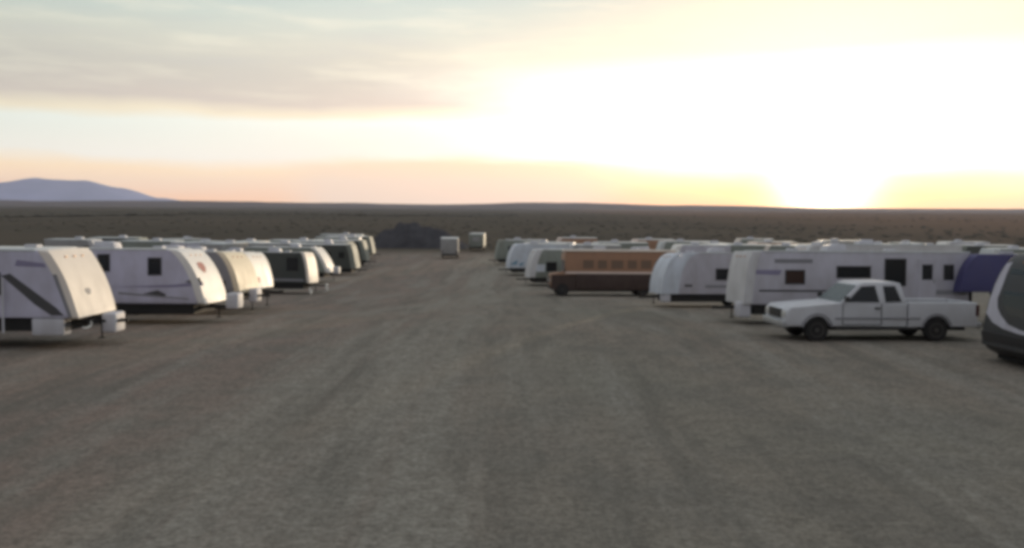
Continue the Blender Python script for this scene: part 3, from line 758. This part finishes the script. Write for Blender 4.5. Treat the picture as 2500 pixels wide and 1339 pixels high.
def ramp(v, stops, interp='LINEAR'):
    r = N.new('ShaderNodeValToRGB'); cr = r.color_ramp; cr.interpolation = interp
    while len(cr.elements) < len(stops): cr.elements.new(.5)
    for e, (p, c) in zip(cr.elements, stops): e.position = p; e.color = (*c, 1)
    L.new(v, r.inputs[0]); return r.outputs[0]
def srgb(r, g, b): return tuple((c/255/12.92 if c <= 10 else ((c/255+.055)/1.055)**2.4) for c in (r, g, b))
t_el = mth('DIVIDE', el, .30, True)
# cloud-warped elevation so the bands of cloud bend
cv = N.new('ShaderNodeCombineXYZ'); L.new(az, cv.inputs[0]); L.new(el, cv.inputs[1])
warp = noise(N, L, cv.outputs[0], 1.0, 4, .55, (2.4, 10, 1), 0)
warp2 = noise(N, L, cv.outputs[0], 1.0, 5, .6, (6, 46, 1), R(-4))
tw = mth('ADD', t_el, mth('MULTIPLY', mth('SUBTRACT', warp, .5), .16))
left = ramp(tw, [(0, srgb(252,192,140)), (.07, srgb(246,206,168)), (.145, srgb(244,218,182)), (.19, srgb(236,234,226)), (.31, srgb(244,246,240)), (.335, srgb(246,230,206)), (.375, srgb(208,194,188)),
                 (.47, srgb(204,196,188)), (.58, srgb(212,208,196)), (.68, srgb(202,208,200)), (.80, srgb(184,200,198)), (1, srgb(160,182,192))])
streak = mrange(N, L, warp2, .50, .72, 0, .6)
fade = mrange(N, L, t_el, .2, .5, 0, 1, True)
left = mixc(N, L, mth('MULTIPLY', streak, fade), left, srgb(240,232,214))
dark = mrange(N, L, warp2, .48, .28, 0, .22)
left = mixc(N, L, mth('MULTIPLY', dark, mrange(N, L, t_el, .3, .45)), left, srgb(184,182,190))
# towards the sun the sky burns out; close to the horizon it stays yellow
right = ramp(tw, [(0, (1.0,.72,.20)), (.05, (1.0,.90,.24)), (.095, (1.0,1.0,.55)), (.15, (1.2,1.2,1.1)), (.3, (1.7,1.65,1.5)), (.48, (1.3,1.25,1.1)), (.57, (.84,.81,.69)), (.80, (.74,.71,.59)), (1, (.8,.78,.72))])
upx = mth('MULTIPLY', mth('MAXIMUM', mth('SUBTRACT', t_el, .50), 0), .7)      # the glow narrows higher up
lox = mth('MULTIPLY', mth('MAXIMUM', mth('SUBTRACT', .19, t_el), 0), 1.2)      # and close to the horizon
gl = mrange(N, L, az, -.62, -.02, 0, 1, True)
gm = N.new('ShaderNodeMix'); gm.data_type = 'RGBA'; gm.blend_type = 'MULTIPLY'; gm.inputs['Factor'].default_value = 1
L.new(left, gm.inputs['A']); L.new(mixc(N, L, gl, (.72,.76,.76), (.95,.96,.95)), gm.inputs['B'])
lowk = mrange(N, L, t_el, .30, .10, 0, 1, True)
left = mixc(N, L, lowk, gm.outputs['Result'], left)
k = mrange(N, L, mth('ADD', mth('ADD', upx, lox), mth('SUBTRACT', ada, mth('MULTIPLY', mth('SUBTRACT', warp, .5), .5))), .56, .08, 0, 1, True)
skyc = mixc(N, L, k, left, right)
# low pinkish cloud bank over the middle of the horizon
bw = mth('MULTIPLY', mth('SUBTRACT', warp2, .5), .035)
bt = mrange(N, L, mth('ADD', el, bw), .056, .044, 0, 1, True)
bl = mrange(N, L, mth('ADD', az, mth('MULTIPLY', warp, .06)), -.24, -.17, 0, 1, True); br = mrange(N, L, az, .16, .06, 0, 1, True)
bank = mth('MULTIPLY', mth('MULTIPLY', bt, bl), mth('MULTIPLY', br, .85))
skyc = mixc(N, L, bank, skyc, srgb(232,208,182))
# bright core round the sun
gx = mth('DIVIDE', da, .042); gy = mth('DIVIDE', mth('SUBTRACT', el, SUN_EL+.015), .050)
g = mth('EXPONENT', mth('MULTIPLY', mth('ADD', mth('MULTIPLY', gx, gx), mth('MULTIPLY', gy, gy)), -1.0))
core = N.new('ShaderNodeMix'); core.data_type = 'RGBA'; core.blend_type = 'ADD'; core.inputs['B'].default_value = (4, 3.4, 2.7, 1)
L.new(g, core.inputs['Factor']); L.new(skyc, core.inputs['A']); skyc = core.outputs['Result']; core.clamp_factor = False
# the half of the sky away from the sun is dimmer and bluer, and so is the zenith
back = mrange(N, L, mth('COSINE', da), .45, -.45, 0, 1, True)
skyc = mixc(N, L, back, skyc, (.26,.26,.285))
zen = mrange(N, L, el, .32, 1.0, 0, 1, True)
skyc = mixc(N, L, zen, skyc, (.46,.46,.48))
nish = N.new('ShaderNodeTexSky'); nish.sky_type = 'NISHITA'; nish.sun_disc = False; nish.sun_elevation = SUN_EL; nish.sun_rotation = SUN_AZ
nish.air_density = 1.0; nish.dust_density = 2.0
nb = N.new('ShaderNodeBackground'); L.new(nish.outputs[0], nb.inputs[0]); nb.inputs[1].default_value = .05
L.new(skyc, bg.inputs[0]); bg.inputs[1].default_value = .92
ads = N.new('ShaderNodeAddShader'); L.new(bg.outputs[0], ads.inputs[0]); L.new(nb.outputs[0], ads.inputs[1])
wo = [n for n in N if n.type == 'OUTPUT_WORLD'][0]; L.new(ads.outputs[0], wo.inputs['Surface'])

sun = bpy.data.lights.new('sun', 'SUN'); sun.energy = 4.4; sun.angle = R(1.5); sun.color = (1, .80, .56)
so = bpy.data.objects.new('sun', sun); link(so)
sd = Vector((math.sin(SUN_AZ)*math.cos(SUN_EL), math.cos(SUN_AZ)*math.cos(SUN_EL), math.sin(SUN_EL)))
so.rotation_mode = 'QUATERNION'; so.rotation_quaternion = (-sd).to_track_quat('-Z', 'Y')

# ------------------------------------------------------------------ camera
cd = bpy.data.cameras.new('camera'); cam = bpy.data.objects.new('camera', cd); link(cam); sc.camera = cam
cd.sensor_width = 36; cd.lens = F/2500*36; cd.clip_start = .1; cd.clip_end = 30000
cam.location = (0, 0, H)
cam.rotation_euler = (Matrix.Rotation(PI/2-PITCH, 3, 'X') @ Matrix.Rotation(R(.38), 3, 'Z')).to_euler()
sc.view_settings.view_transform = 'Standard'; sc.view_settings.look = 'None'; sc.view_settings.exposure = .32; sc.view_settings.gamma = 1
sc.render.engine = 'CYCLES'
try: sc.cycles.filter_width = 4.0; sc.cycles.pixel_filter_type = 'BLACKMAN_HARRIS'
except Exception: pass
